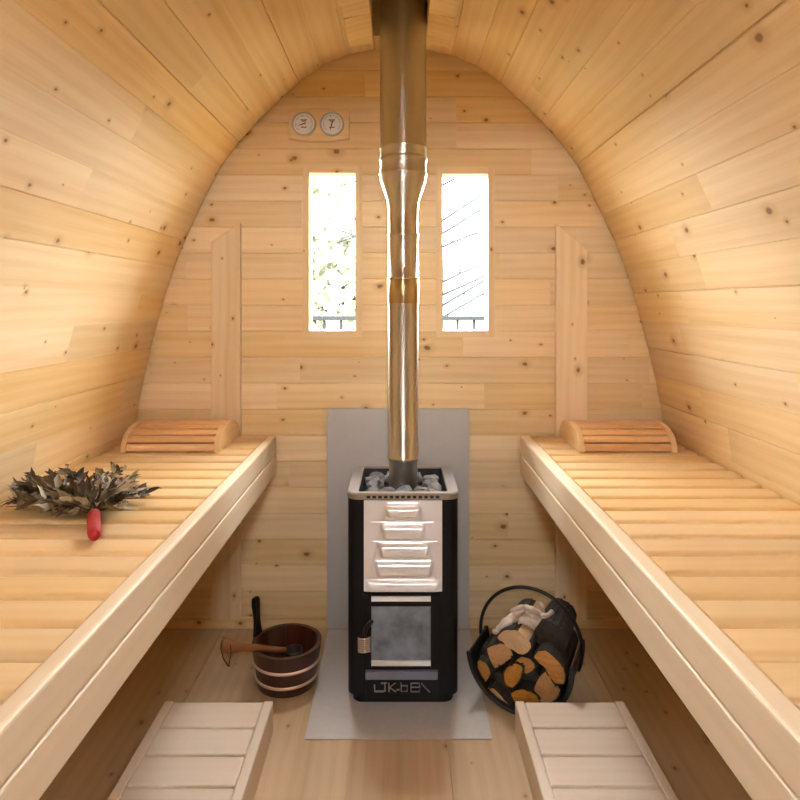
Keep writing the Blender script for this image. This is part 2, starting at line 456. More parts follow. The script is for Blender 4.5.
window('window_1', W1, 'narrow upright window left of the flue'); window('window_2', W2, 'narrow upright window right of the flue')

# frame around the daylight opening added in the unseen front wall
mb = MB()
for lo, hi, ax in (((LIGHT_OPENING[0] - .05, YF + .001, LIGHT_OPENING[2] - .05), (LIGHT_OPENING[0], YF + .022, LIGHT_OPENING[3] + .05), 2), ((LIGHT_OPENING[1], YF + .001, LIGHT_OPENING[2] - .05), (LIGHT_OPENING[1] + .05, YF + .022, LIGHT_OPENING[3] + .05), 2),
                   ((LIGHT_OPENING[0], YF + .001, LIGHT_OPENING[3]), (LIGHT_OPENING[1], YF + .022, LIGHT_OPENING[3] + .05), 0), ((LIGHT_OPENING[0], YF + .001, LIGHT_OPENING[2] - .05), (LIGHT_OPENING[1], YF + .022, LIGHT_OPENING[2]), 0)):
    mb.box(lo, hi, ax)
struct(mb.build('trim_3', PINE, bevel=.002))

# ceiling opening the flue passes through: a boarded shaft above, short boards around the hole below
HX, HY0, HY1 = .0925, .80 * D, .925 * D
mb = MB(); zt = half[0][1]
for lo, hi in (((-HX - .02, HY0 - .02, zt - .012), (-HX, HY1 + .02, zt + .5)), ((HX, HY0 - .02, zt - .012), (HX + .02, HY1 + .02, zt + .5)),
               ((-HX, HY0 - .02, zt - .006), (HX, HY0, zt + .5)), ((-HX, HY1, zt - .006), (HX, HY1 + .02, zt + .5)), ((-HX - .02, HY0 - .02, zt + .5), (HX + .02, HY1 + .02, zt + .52))):
    mb.box(lo, hi, 2)
struct(mb.build('trim_4', PINE))
def zz(x):
    for (xa, za), (xb, zb) in zip(half, half[1:]):
        if xa <= x <= xb: return za + (zb - za) * (x - xa) / (xb - xa)
def flue_surround():
    t = empty('flue_surround', (0, 1.9, 2.1), 'short pine boards framing the hole where the flue leaves the ceiling', 'ceiling boards')
    yb = .940 * D
    bands = [(yb - .222, yb), (yb - .42, yb - .227)]
    for sgn in (-1, 1):
        for y0, y1 in bands:
            mb = MB(); rr = random.random()
            xs = [HX - .002, .115, .135, .155, .176]
            if y1 == yb or y0 < HY0 - .05: xs = [HX - .002] + xs[1:]
            c = [(sgn * x, zz(x) - .032, zz(x) + .002) for x in xs]
            v = []
            for x, lo, hi in c: v += [(x, y0, lo), (x, y1, lo), (x, y1, hi), (x, y0, hi)]
            n = len(c)
            mb.mesh(v, [(i * 4 + k, i * 4 + (k + 1) % 4, (i + 1) * 4 + (k + 1) % 4, (i + 1) * 4 + k) for i in range(n - 1) for k in range(4)] + [(3, 2, 1, 0), tuple(range(4 * n - 4, 4 * n))],
                    lambda p: (p[0], p[1] + p[2]), rr, smooth=False)
            o = mb.build('board', PINE, None, bevel=.004); at(t, o)
    for y0, y1 in ((HY1 + .001, yb), (yb - .42, HY0 - .001)):
        mb = MB(); mb.box((-HX + .002, y0, zz(0) - .024), (HX - .002, y1, zz(0) + .002), 0, rnd=.4); at(t, mb.build('board', PINE, None, bevel=.002))
# ------------------------------------------------------------------ things: parts are modelled in world coordinates under an Empty
def at(parent, o):
    o.parent = parent
    o.matrix_parent_inverse = (Matrix.Translation(parent.location) @ Matrix.Rotation(parent.rotation_euler.z, 4, 'Z')).inverted()
    return o

flue_surround()
# heat shield and hearth plate
mb = MB(); mb.box((X(328), D - .026, .006), (X(468.5), D - .021, Z(407.5))); sh = mb.build('heat_shield', SHIELD, bevel=.001)
tag(sh, 'upright grey heat shield sheet on the back wall behind the stove', 'heat shield')
for x in (X(340), X(456)):
    mb2 = MB(); mb2.box((x - .01, D - .021, .05), (x + .01, D - .001, .78)); mb2.build('batten', PINE, sh)
mb = MB(); mb.box((-.262, .741 * D, .0003), (.257, D - .027, .0040)); hp = mb.build('hearth_plate', PLATE, bevel=.0018)
tag(hp, 'flat grey metal hearth plate on the floor under the stove', 'hearth plate')

# benches -------------------------------------------------------------
ZB = .713
def bench(sgn, xin, xtop, xwall, label):
    t = empty('sauna_bench', (sgn * .7, 1.1, 0), label, 'bench', 'benches along the side walls')
    y0, y1 = -.20, D - .006
    def bx(name, lo, hi, ax, mat=ASPEN, bev=.004):
        m = MB()
        l = (min(sgn * lo[0], sgn * hi[0]), lo[1], lo[2]); h = (max(sgn * lo[0], sgn * hi[0]), hi[1], hi[2])
        m.box(l, h, ax); return at(t, m.build(name, mat, None, bevel=bev, seg=3))
    bx('fascia_board', (xin, y0, .644), (xtop, y1, ZB), 1, bev=.007)
    bx('fascia_board', (xin, y0, .570), (xtop, y1, .6425), 1, bev=.005)
    # slats across
    base = .9498 * D + 2 * .0904 - .0904 * .0
    k = 0
    while True:
        ge = base - k * .0904                      # far edge of slat = near edge of gap
        hi_, lo_ = ge - .0065, ge - .0904 + .0065
        k += 1
        if lo_ > y1: continue
        hi_ = min(hi_, y1)
        if lo_ < y0: break
        yc, hw2 = (lo_ + hi_) / 2, (hi_ - lo_) / 2; z0, z1 = ZB - .027, ZB - .001
        pr = [(-hw2, z0), (hw2, z0)]
        for q in range(7): a = PI / 2 * q / 6; pr.append((hw2 - .014 * (1 - math.cos(a)), z1 - .010 * (1 - math.sin(a))))
        for q in range(7): a = PI / 2 * q / 6; pr.append((-hw2 + .014 * (1 - math.sin(a)), z1 - .010 * (1 - math.cos(a))))
        m = MB(); n = len(pr); xa, xb = sgn * (xtop + .0005), sgn * xwall
        va = [(xa, yc + u, z) for u, z in pr] + [(xb, yc + u, z) for u, z in pr]
        rr = random.random()
        m.mesh(va, [(i, (i + 1) % n, n + (i + 1) % n, n + i) for i in range(n)], lambda p: (p[0], p[1] + p[2]), rr, smooth=True)
        m.mesh(va, [tuple(range(n)), tuple(reversed(range(n, 2 * n)))], lambda p: (p[1], p[2]), rr, smooth=False)
        at(t, m.build('slat', SLATW))
    bx('support_beam', (xtop + .002, y0, .57), (xtop + .042, y1, ZB - .029), 1, PINE)
    bx('support_beam', (xwall - .07, y0, .60), (xwall - .03, y1, ZB - .029), 1, PINE)
    return t
bench(-1, .456, .487, .972, 'long pale slatted bench on the left with the leaf whisk lying on it')
bench(1, .446, .484, .972, 'long pale slatted bench on the right with only a headrest on it')

# headrests -----------------------------------------------------------
def headrest(x0, x1, label):
    y0, y1 = .879 * D, D - .022
    t = empty('sauna_headrest', ((x0 + x1) / 2, (y0 + y1) / 2, ZB), label, 'headrest', 'wooden headrests on the benches')
    H = .079; L = y1 - y0
    def pr(u, inset=0):                              # u 0..1 along the arch
        a = PI * (1 - u)
        return (y0 + L / 2 + (L / 2 - inset) * math.copysign(abs(math.cos(a)) ** .85, math.cos(a)), ZB + .0005 + (H - inset) * math.sin(a) ** .85)
    prof = [pr(i / 28) for i in range(29)]
    for xa, xb in ((x0, x0 + .018), (x1 - .018, x1)):
        m = MB(); n = len(prof)
        A = [(xa, y, z) for y, z in prof]; B = [(xb, y, z) for y, z in prof]
        m.mesh(A + B, [tuple(range(n)), tuple(reversed(range(n, 2 * n)))] + [(i, i + 1, n + i + 1, n + i) for i in range(n - 1)] + [(n - 1, 0, n, 2 * n - 1)],
               lambda p: (p[1], p[2]), random.random(), smooth=False)
        at(t, m.build('end_panel', ALDERP, bevel=.002))
    us = [i / 9 for i in range(10)]
    for i in range(9):
        u0, u1 = us[i] + .011, us[i + 1] - .011
        q = [pr(u0, .003), pr((u0 + u1) / 2, .0015), pr(u1, .003)]; q2 = [pr(u0, .016), pr((u0 + u1) / 2, .015), pr(u1, .016)]
        q = [(y, max(z, ZB + .002)) for y, z in q]; q2 = [(y, max(z, ZB + .001)) for y, z in q2]
        m = MB(); loop = q + q2[::-1]; n = 6
        A = [(x0 + .018, y, z) for y, z in loop]; B = [(x1 - .018, y, z) for y, z in loop]
        m.mesh(A + B, [tuple(range(n)), tuple(reversed(range(n, 2 * n)))] + [(j, (j + 1) % n, n + (j + 1) % n, n + j) for j in range(n)],
               lambda p: (p[0], p[1] + p[2]), random.random(), smooth=False)
        at(t, m.build('slat', ALDER, bevel=.002))
headrest(-.912, -.590, 'arched slatted wooden headrest at the far end of the left bench')
headrest(.588, .908, 'arched slatted wooden headrest at the far end of the right bench')

# low steps -----------------------------------------------------------
def step(x0, x1, label):
    yf = .756 * D - .006; y0 = .42
    H = .09
    t = empty('sauna_step', ((x0 + x1) / 2, (yf + y0) / 2, 0), label, 'step', 'low steps on the floor')
    for xa, xb in ((x0, x0 + .026), (x1 - .026, x1)):
        m = MB(); m.box((xa, y0, .0005), (xb, yf, H), 1); at(t, m.build('side_rail', ASPENP, bevel=.004))
    m = MB(); m.box((x0 + .0265, yf - .024, .004), (x1 - .0265, yf - .004, H - .024), 0); at(t, m.build('end_board', ASPENP, bevel=.002))
    edges = [yf - .004]; y = .706 * D
    while y > y0 + .05: edges.append(y); y -= .1013
    for i, (a, b) in enumerate(zip(edges, edges[1:])):
        m = MB(); m.box((x0 + .0265, b + .0035, H - .023), (x1 - .0265, a - (.0035 if i else 0), H - .0012), 0)
        at(t, m.build('slat', ASPENP, bevel=.0045, seg=3))
step(-.657, -.353, 'low pale slatted step on the floor in front of the bucket')
step(.323, .627, 'low pale slatted step on the floor in front of the log carrier')

# ------------------------------------------------------------------ stove
SX = .0105; SY0 = .8055 * D; SY1 = .943 * D; SYC = (SY0 + SY1) / 2
stove = empty('wood_stove', (SX, SYC, .0038), 'black wood burning sauna stove with ribbed steel front', 'stove')
def rrect(xc, xw, y0, y1, rf, rb, n=7):
    pts = []
    for cx, cy, r, a0 in ((xc + xw - rf, y0 + rf, rf, -90), (xc + xw - rb, y1 - rb, rb, 0), (xc - xw + rb, y1 - rb, rb, 90), (xc - xw + rf, y0 + rf, rf, 180)):
        for k in range(n + 1):
            a = math.radians(a0 + 90 * k / n); pts.append((cx + r * math.cos(a), cy + r * math.sin(a)))
    return pts
def loft(rings, cap0=True, cap1=True, smooth=True):
    n = len(rings[0]); v = [p for r in rings for p in r]
    f = [(i * n + j, i * n + (j + 1) % n, (i + 1) * n + (j + 1) % n, (i + 1) * n + j) for i in range(len(rings) - 1) for j in range(n)]
    m = MB(); m.mesh(v, f, smooth=smooth)
    if cap0: m.mesh(rings[0], [tuple(reversed(range(n)))], smooth=False)
    if cap1: m.mesh(rings[-1], [tuple(range(n))], smooth=False)
    return m
def ring(xw, y0, y1, z, rf=.03, rb=.05): return [(x, y, z) for x, y in rrect(SX, xw, y0, y1, rf, rb)]
m = loft([ring(.166, SY0, SY1, .030), ring(.1665, SY0, SY1, .617)], True, False); at(stove, m.build('body', BLACK))
m = loft([ring(.152, SY0 + .008, SY1 - .012, .0042), ring(.152, SY0 + .008, SY1 - .012, .0295)]); at(stove, m.build('base', BLACK))
# top rim: outer rounded, inner rectangular opening
nR = len(rrect(0, 1, 0, 2, .1, .1))
out = lambda z, g=0: ring(.170 + g, SY0 - .004 - g, SY1 + .003 + g, z, .038, .055)
inn = lambda z, g=0: [(x, y, z) for x, y in rrect(SX, .134 + g, SY0 + .019 - g, SY1 - .012 + g, .008, .008)]
v = out(.6155) + out(.630) + out(.634, -.003) + inn(.634, .002) + inn(.631) + inn(.627)
f = [(i * nR + j, i * nR + (j + 1) % nR, (i + 1) * nR + (j + 1) % nR, (i + 1) * nR + j) for i in range(5) for j in range(nR)]
m = MB(); m.mesh(v, f, smooth=False); rim = at(stove, m.build('top_rim', RIMM))
m = MB()
for k in range(13):
    x = SX + (k - 6) * .0172
    m.box((x - .0052, SY0 - .0048, .6195), (x + .0052, SY0 - .0038, .6275))
at(stove, m.build('vent_slots', PITM))
m = MB(); v = inn(.627, -.0005) + inn(.57, -.0005)
m.mesh(v, [(j, (j + 1) % nR, nR + (j + 1) % nR, nR + j) for j in range(nR)], smooth=False); m.mesh(inn(.57), [tuple(range(nR))], smooth=False)
at(stove, m.build('stone_basket', PITM))
# louvred steel panel
def louvre_panel():
    x0, x1, z0, z1 = SX - .117, SX + .117, .3412, .6128
    NX, NZ = 72, 150
    py0, py1 = 500.0, 591.0
    bands = [(504.5, 517.5, 383.0, 423.0), (522.0, 539.5, 379.0, 428.0), (541.0, 557.5, 376.5, 432.0), (558.5, 577.0, 373.0, 435.5), (578.0, 591.5, 364.0, 442.0)]
    def sst(a, b, x):
        t = max(0, min(1, (x - a) / (b - a))); return t * t * (3 - 2 * t)
    def dep(px, py):
        h = 0.0
        q = max(0, min(1, (py - 503) / 88.0)); l = 387.5 - 21.5 * q; r = 418.0 + 21.5 * q
        h += .003 * sst(l - 1.5, l + 1.5, px) * (1 - sst(r - 1.5, r + 1.5, px)) * sst(501, 503.5, py)
        for a, b, l, r in bands:
            t = (py - a) / (b - a)
            if 0 < t < 1:
                # scoop: flares forward towards its lower lip, rounded corners, wider at the top
                inset = 4.0 * t
                side = sst(l + inset, l + inset + 4.5, px) * (1 - sst(r - inset - 4.5, r - inset, px))
                h += .013 * side * sst(0, .35, t) * (1 - sst(.80, 1.0, t)) * (.62 + .38 * t)
        return h
    v = []
    for j in range(NZ + 1):
        for i in range(NX + 1):
            u, w = i / NX, j / NZ
            px = 364 + 78 * u; py = py0 + (py1 - py0) * w
            v.append((x0 + (x1 - x0) * u, SY0 - .003 - dep(px, py), z1 + (z0 - z1) * w))
    f = [(j * (NX + 1) + i, j * (NX + 1) + i + 1, (j + 1) * (NX + 1) + i + 1, (j + 1) * (NX + 1) + i) for j in range(NZ) for i in range(NX)]
    m = MB(); m.mesh(v, f)
    for a, b in (((x0, z0), (x1, z0)), ((x0, z1), (x1, z1)), ((x0, z0), (x0, z1)), ((x1, z0), (x1, z1))):
        m.face([(a[0], SY0 - .003, a[1]), (b[0], SY0 - .003, b[1]), (b[0], SY0 + .002, b[1]), (a[0], SY0 + .002, a[1])])
    at(stove, m.build('louvre_panel', PANELM))
    # little bright ledges where two louvres meet the frame
    m = MB()
    for py, l, r in ((521.5, 371, 434), (540.5, 373, 437)):
        m.box((X(l, .8055), SY0 - .010, Z(py + .5, .8055)), (X(r, .8055), SY0 - .004, Z(py - .5, .8055)))
    at(stove, m.build('louvre_ledge', PANELM, bevel=.001))
louvre_panel()
def sx(px): return X(px, .8055)
def sz(py): return Z(py, .8055)
# door frame with a real opening, glass, strips, handle
door = None
m = MB(); ya, yb = SY0 - .014, SY0 + .001
gx0, gx1, gz0, gz1 = sx(371.5), sx(430.5), sz(663.5), sz(594)
dx0, dx1, dz0, dz1 = sx(363), sx(441), sz(667), sz(592.3)
for lo, hi in (((dx0, ya, dz0), (gx0, yb, dz1)), ((gx1, ya, dz0), (dx1, yb, dz1)), ((gx0, ya, gz1), (gx1, yb, dz1)), ((gx0, ya, dz0), (gx1, yb, gz0))): m.box(lo, hi)
door = at(stove, m.build('door', BLACK, bevel=.0015))
def at_door(o): o.parent = door; return o
m = MB(); m.face([(gx0, SY0 - .008, gz0), (gx1, SY0 - .008, gz0), (gx1, SY0 - .008, gz1), (gx0, SY0 - .008, gz1)]); at_door(m.build('glass', STOVEG))
m = MB(); m.box((gx0, SY0 - .007, gz0), (gx1, SY0 - .0015, gz1)); at_door(m.build('ash_reflection_backing', ASHREFL))  # sheet whose pale grey stands for the glass reflection
for a, b in ((599.3, 594.6), (663.3, 658.6)):
    m = MB(); m.box((gx0, SY0 - .0155, sz(a)), (gx1, SY0 - .0085, sz(b))); at_door(m.build('glass_strip', STRIP, bevel=.001))
m = MB(); m.box((gx0, SY0 - .012, sz(604.5)), (gx1, SY0 - .0085, sz(599.5))); at_door(m.build('upper_strip', BLACK))
# coil handle on a short lever
m = MB()
hc = Vector((sx(365), SY0 - .045, sz(636)))
coil = [hc + Vector((.017 * math.cos(t), .012 * math.sin(t), -.022 + .044 * t / (14 * PI))) for t in [i * 14 * PI / 150 for i in range(151)]]
m.tube(coil, .0026, 6); at_door(m.build('coil_handle', CHROME))
m = MB(); m.tube([hc + Vector((0, 0, -.024)), hc + Vector((0, 0, .030)), hc + Vector((.006, .006, .045)), hc + Vector((.02, .032, .05))], [.006, .006, .007, .008], 8); at_door(m.build('handle_lever', IRON))
# ash ledge and ash drawer with stamped lettering
m = MB(); m.box((sx(365.8), SY0 - .022, sz(676)), (sx(437.5), SY0 + .001, sz(668.3))); at(stove, m.build('ledge', LEDGE, bevel=.003))
m = MB(); m.box((sx(366), SY0 - .006, sz(697)), (sx(438), SY0 + .001, sz(677.5))); dr = at(stove, m.build('ash_drawer', BLACK, bevel=.002))
def lettering():
    m = MB(); y = SY0 - .0075
    def st(pts, r=.0026):
        w = [Vector((sx(365 + a * 75 / 800), y, sz(664 + b * 36 / 384))) for a, b in pts]
        m.tube(w, r, 6, flat=.7)
    st([(102, 205), (106, 275), (205, 275)], .0034)                       # L
    st([(170, 190), (235, 185)]); st([(212, 190), (215, 275)], .0034)       # T
    st([(255, 185), (258, 278)], .0034); st([(325, 185), (262, 235), (330, 280)])   # K
    st([(335, 258), (370, 258)])                                            # dash
    st([(385, 185), (385, 275), (450, 275), (450, 215), (390, 215)])        # b
    st([(490, 190), (490, 278), (580, 278), (585, 232), (492, 232)]); st([(490, 190), (575, 190), (583, 230)])   # B
    st([(600, 190), (650, 245), (690, 285)], .0028)                          # trailing stroke
    o = m.build('lettering', LETTER); o.parent = dr
lettering()

# flue ------------------------------------------------------------------
FYD = .885; FY = FYD * D; FX = X(403.2, FYD)
flue = empty('flue_pipe', (FX, FY, .60), 'tall steel flue pipe rising from the stove to the ceiling', 'flue pipe')
def fz(py): return Z(py, FYD)
def flathe(name, prof, mat=PIPEM):
    m = MB(); m.lathe(prof, (FX, FY), 64); return at(flue, m.build(name, mat))
rl, ru = .0501, .0763
flathe('pipe_spigot', [(rl - .004, .571), (rl - .004, fz(460)), (rl - .001, fz(459.5)), (rl - .001, fz(458))], STEEL)
flathe('lower_pipe', [(rl - .002, fz(459)), (rl + .0012, fz(458)), (rl + .0012, fz(455.5)), (rl, fz(455)), (rl, fz(304.5)), (rl + .0015, fz(304)), (rl + .0015, fz(303))])
flathe('joint_band', [(rl, fz(303.3)), (rl + .0022, fz(303)), (rl + .0022, fz(280)), (rl, fz(279.3))], BAND)
flathe('middle_pipe', [(rl - .001, fz(303)), (rl + .0003, fz(279.6)), (rl + .002, fz(279)), (rl + .002, fz(277.5)), (rl, fz(277)), (rl, fz(237.5)), (rl + .002, fz(236.5)), (rl + .002, fz(234)), (rl, fz(233)), (rl, fz(209)), (rl + .0025, fz(207.5)), (rl + .0025, fz(205))])
flathe('reducer', [(rl, fz(206)), (rl + .0015, fz(204)), (rl + .006, fz(199)), (ru - .006, fz(186)), (ru, fz(181)), (ru, fz(177)), (ru + .003, fz(176)), (ru + .003, fz(174)), (ru, fz(173)),
                   (ru, fz(163)), (ru + .003, fz(162)), (ru + .003, fz(159)), (ru, fz(158))])
flathe('upper_pipe', [(ru - .001, fz(158.5)), (ru, fz(157)), (ru, fz(151)), (ru + .0025, fz(150)), (ru + .0025, fz(148)), (ru, fz(147)), (ru, 2.56)])
# stones -----------------------------------------------------------------
def stone(x, y, z, s, seed):
    bm = bmesh.new(); bmesh.ops.create_icosphere(bm, subdivisions=2, radius=1)
    o = Vector((seed * 3.1, seed * 1.7, seed * .9)); rnd = random.Random(seed)
    for v in bm.verts:
        k = 1 + .5 * mnoise.noise(v.co * 1.3 + o) + .3 * mnoise.noise(v.co * 3 + o)
        v.co = Vector((v.co.x * s[0], v.co.y * s[1], v.co.z * s[2])) * k
    bmesh.ops.rotate(bm, verts=bm.verts, cent=(0, 0, 0), matrix=Matrix.Rotation(rnd.uniform(0, 6.3), 3, 'Z') @ Matrix.Rotation(rnd.uniform(-.4, .4), 3, 'X'))
    me = bpy.data.meshes.new('sauna_stone'); bm.to_mesh(me); bm.free(); me.materials.append(STONE)
    ob = bpy.data.objects.new('sauna_stone', me); COL.objects.link(ob); ob.location = (x, y, z)
    return tag(ob, 'rough grey stone among those heaped on the stove top around the flue', 'stone', 'sauna stones')
spots = [(-.096, .058), (-.052, .05), (.002, .045), (.055, .052), (.096, .058), (-.095, .112), (.096, .114), (-.094, .17), (.095, .172), (-.096, .232), (-.085, .285 - .01),
         (.094, .235), (.0, .098), (-.05, .10), (.06, .10), (-.04, .262), (.045, .265)]
for i, (dx, dy) in enumerate(spots):
    rnd = random.Random(i + 50)
    r = .024 if abs(dx) < .075 and .09 < dy < .12 else .027
    if 0.09 < dy < .115 and abs(dx) < .08: dy -= .008
    stone(SX + dx, SY0 + dy, .604 + rnd.uniform(-.002, .006), (r * rnd.uniform(.95, 1.2), r * rnd.uniform(.8, 1.0), .021), i + 1)

# ------------------------------------------------------------------ bucket and ladle
BX, BY = X(287, .8577), .8577 * D
bucket = empty('wooden_bucket', (BX, BY, 0), 'dark brown stave bucket with two pale hoops beside the stove', 'bucket')
m = MB(); n = 72
rb_, rt_, hb = .092, .110, .128
tones = [random.random() for _ in range(18)]
m.lathe([(0.0001, .016), (rb_ - .012, .016), (rt_ - .012, hb), (rt_, hb), (rb_, .0008), (0.0001, .0008)], (BX, BY), n, smooth=False, rndf=lambda j: tones[j // 4])
at(bucket, m.build('body', TUB))
for zc in (.031, .079):
    r = rb_ + (rt_ - rb_) * zc / hb
    m = MB(); m.lathe([(r - .001, zc - .0045), (r + .003, zc - .004), (r + .0033, zc + .004), (r - .001, zc + .0045)], (BX, BY), 72); at(bucket, m.build('hoop', HOOP))
# tall handle stave at the back left
ang = math.radians(158); hx, hy = BX + .104 * math.cos(ang), BY + .104 * math.sin(ang)
m = MB(); rows = []
for z, w, lean in ((.06, .019, -.004), (.128, .020, .0), (.150, .015, .002), (.175, .0125, .004), (.200, .0145, .006), (.220, .017, .008), (.236, .0165, .009), (.245, .011, .010)):
    tn = Vector((-math.sin(ang), math.cos(ang), 0)); rd = Vector((math.cos(ang), math.sin(ang), 0))
    c = Vector((hx, hy, z)) + rd * (lean + .006)
    rows.append([c + tn * w + rd * .006, c + tn * w - rd * .006, c - tn * w - rd * .006, c - tn * w + rd * .006])
v = [p for r in rows for p in r]
m.mesh(v, [(i * 4 + j, i * 4 + (j + 1) % 4, (i + 1) * 4 + (j + 1) % 4, (i + 1) * 4 + j) for i in range(len(rows) - 1) for j in range(4)] + [(3, 2, 1, 0), tuple(range(len(v) - 4, len(v)))], smooth=False)
at(bucket, m.build('handle', TUBD, bevel=.003))

ladle = empty('sauna_ladle', (BX - .03, BY - .02, .10), 'brown wooden ladle resting across the rim of the bucket', 'ladle')
e0 = Vector((-.537, 1.905, .172)); e1 = Vector((BX + .005, BY + .008, .092))
def lp(t): return e0 + (e1 - e0) * t
m = MB()
ts = [0, .04, .10, .16, .22, .28, .36, .46, .60, .78, .95]
ws = [.014, .020, .021, .019, .0145, .012, .011, .0105, .010, .009, .008]
dirv = (e1 - e0).normalized(); side = dirv.cross(Vector((0, 0, 1))).normalized(); upv = side.cross(dirv)
side, upv = side * .6 - upv * .8, side * .8 + upv * .6
v = []
for t_, w_ in zip(ts, ws):
    for k in range(10):
        a = 2 * PI * k / 10; v.append(lp(t_) + side * math.cos(a) * w_ + upv * math.sin(a) * .0065)
m.mesh(v, [(i * 10 + j, i * 10 + (j + 1) % 10, (i + 1) * 10 + (j + 1) % 10, (i + 1) * 10 + j) for i in range(len(ts) - 1) for j in range(10)] + [tuple(reversed(range(10))), tuple(range(len(v) - 10, len(v)))],
       lambda p: (p[0], p[2]))
at(ladle, m.build('handle', LADLE))
m = MB(); bc = lp(1.0) + Vector((.012, .01, -.012))
m.lathe([(.0005, bc.z - .022), (.018, bc.z - .019), (.028, bc.z - .006), (.031, bc.z + .010), (.027, bc.z + .010), (.024, bc.z - .004), (.015, bc.z - .014), (.0005, bc.z - .016)], (bc.x, bc.y), 24)
at(ladle, m.build('bowl', TUBD))
m = MB(); c0 = lp(.07)
m.tube([c0 + Vector((-.008, -.004, .008)), c0 + Vector((-.012, -.012, -.004)), c0 + Vector((-.005, -.014, -.030)), c0 + Vector((.008, -.013, -.052)), c0 + Vector((.011, -.012, -.056)),
        c0 + Vector((.014, -.011, -.035)), c0 + Vector((.018, -.010, -.012)), c0 + Vector((.014, -.004, .006))], .0018, 6)
at(ladle, m.build('cord_loop', LEATHER))

# ------------------------------------------------------------------ log carrier
BA = math.radians(26); BC = Vector((X(518.5, .784), .784 * D, .162))
AX = Vector((math.sin(BA), math.cos(BA), 0)); SD = Vector((math.cos(BA), -math.sin(BA), 0))
def bl(x, y, z): return BC + SD * x + AX * y + Vector((0, 0, z))
carrier = empty('log_carrier', (BC.x, BC.y, 0), 'round black log carrier full of split logs beside the stove', 'log carrier')
R = .155; LEN = .165
def arc(a0, a1, n, r): return [(r * math.cos(math.radians(a0 + (a1 - a0) * k / n)), r * math.sin(math.radians(a0 + (a1 - a0) * k / n))) for k in range(n + 1)]
m = MB(); A0, A1 = 184, 366
pr = arc(A0, A1, 48, R) + list(reversed(arc(A0, A1, 48, R - .004)))
n = len(pr); va = [bl(x, 0, z) for x, z in pr]; vb = [bl(x, LEN, z) for x, z in pr]
m.mesh(va + vb, [(i, (i + 1) % n, n + (i + 1) % n, n + i) for i in range(n)] + [(i, i + 1, n - 2 - i, n - 1 - i) for i in range(48)] + [(n + i, n + n - 1 - i, n + n - 2 - i, n + i + 1) for i in range(48)], smooth=False)
at(carrier, m.build('trough', IRON))
for y in (0, LEN):
    m = MB(); m.tube([bl(x, y, z) for x, z in arc(A0, A1, 48, R - .002)], .0075, 8); at(carrier, m.build('rim', IRON))
m = MB(); m.tube([bl(x, LEN * .78, z) for x, z in arc(-22, A0 + 10, 48, R + .004)], .0055, 8); at(carrier, m.build('handle', IRON))

def ring_local(px, py, depth=0.0):
    """pixel -> local (x,z) on the opening plane, set back by depth"""
    ray = Vector(((px - CX) * M, D, (CY - py) * M)); o = Vector((0, 0, CZ)); pl = BC + AX * depth
    t = (pl - o).dot(AX) / ray.dot(AX); p = o + ray * t - BC
    return p.dot(SD), p.z
LOGM = [LOGC, BARK]
def log(poly_px, depth, length, label, barkedges, tone, col=LOGC):
    pts = [ring_local(a, b, depth) for a, b in poly_px]
    pts = [((x, z) if math.hypot(x, z) < R - .012 or z > .05 else (x * (R - .012) / math.hypot(x, z), z * (R - .012) / math.hypot(x, z))) for x, z in pts]
    # refine outline
    out_ = []; owner = []
    n = len(pts)
    for i in range(n):
        a, b = pts[i], pts[(i + 1) % n]; p0, p3 = pts[i - 1], pts[(i + 2) % n]
        for k in range(4):
            t = k / 4
            lx = a[0] + (b[0] - a[0]) * t; lz = a[1] + (b[1] - a[1]) * t
            if i in barkedges:
                f = math.sin(PI * t) * .06
                lx += (b[1] - a[1]) * f * SGN; lz -= (b[0] - a[0]) * f * SGN
            out_.append((lx + random.uniform(-.0008, .0008), lz + random.uniform(-.0008, .0008))); owner.append(i)
    m = MB(); N_ = len(out_)
    fa = [bl(x, depth + random.uniform(0, .003), z) for x, z in out_]; fb = [bl(x * .97, depth + length, z * .97) for x, z in out_]
    cen = bl(sum(p[0] for p in out_) / N_, depth - .002, sum(p[1] for p in out_) / N_)
    for i in range(N_):
        j = (i + 1) % N_
        m.face([fa[i], fa[j], cen], [(out_[i][0] * 3, out_[i][1] * 2), (out_[j][0] * 3, out_[j][1] * 2), (0, 0)], tone)
        m.face([fa[j], fa[i], fb[i], fb[j]], [(0, i * .01), (0, i * .01), (length, i * .01), (length, i * .01)], tone)
    m.face(list(reversed(fb)), [(p[0], p[1]) for p in reversed(out_)], tone)
    o = m.build('firewood_log', col)
    tag(o, label, 'firewood', 'split logs in the carrier')
    if barkedges:
        mb = MB()
        for i in range(N_):
            if owner[i] in barkedges:
                j = (i + 1) % N_
                mb.face([fa[j], fa[i], fb[i], fb[j]], None, 0)
        bo = mb.build('bark', BARK, o)
        md = bo.modifiers.new('Solidify', 'SOLIDIFY'); md.thickness = .004; md.offset = .9
    return o
SGN = -1
ALL = set(range(12))
LOGPALE = wood('pale_cut_firewood', (.60, .40, .20), (.52, .32, .14), (.34, .18, .07), knots=0, vary=.2, rough=.7)
log([(497, 638), (504, 631), (518, 631), (529, 641), (531, 648), (523, 655), (512, 650)], .012, .22, 'pale split log at the top of the carrier under the crumpled wad', ALL - {2}, .3, LOGPALE)
log([(487, 649), (497, 645), (507, 644), (513, 656), (505, 662), (495, 668), (490, 660)], .02, .22, 'orange split log just below left of the topmost pale log', ALL, .7)
log([(472, 678), (473, 668), (479, 660), (487, 665), (490, 674), (484, 683), (475, 684)], .015, .22, 'small rounded log end at the left edge of the carrier', ALL, .5)
log([(482, 696), (487, 689), (494, 689), (504, 701), (509, 712), (499, 709), (489, 703)], .004, .22, 'pale wedge shaped log end at the bottom of the carrier', ALL, .2, LOGPALE)
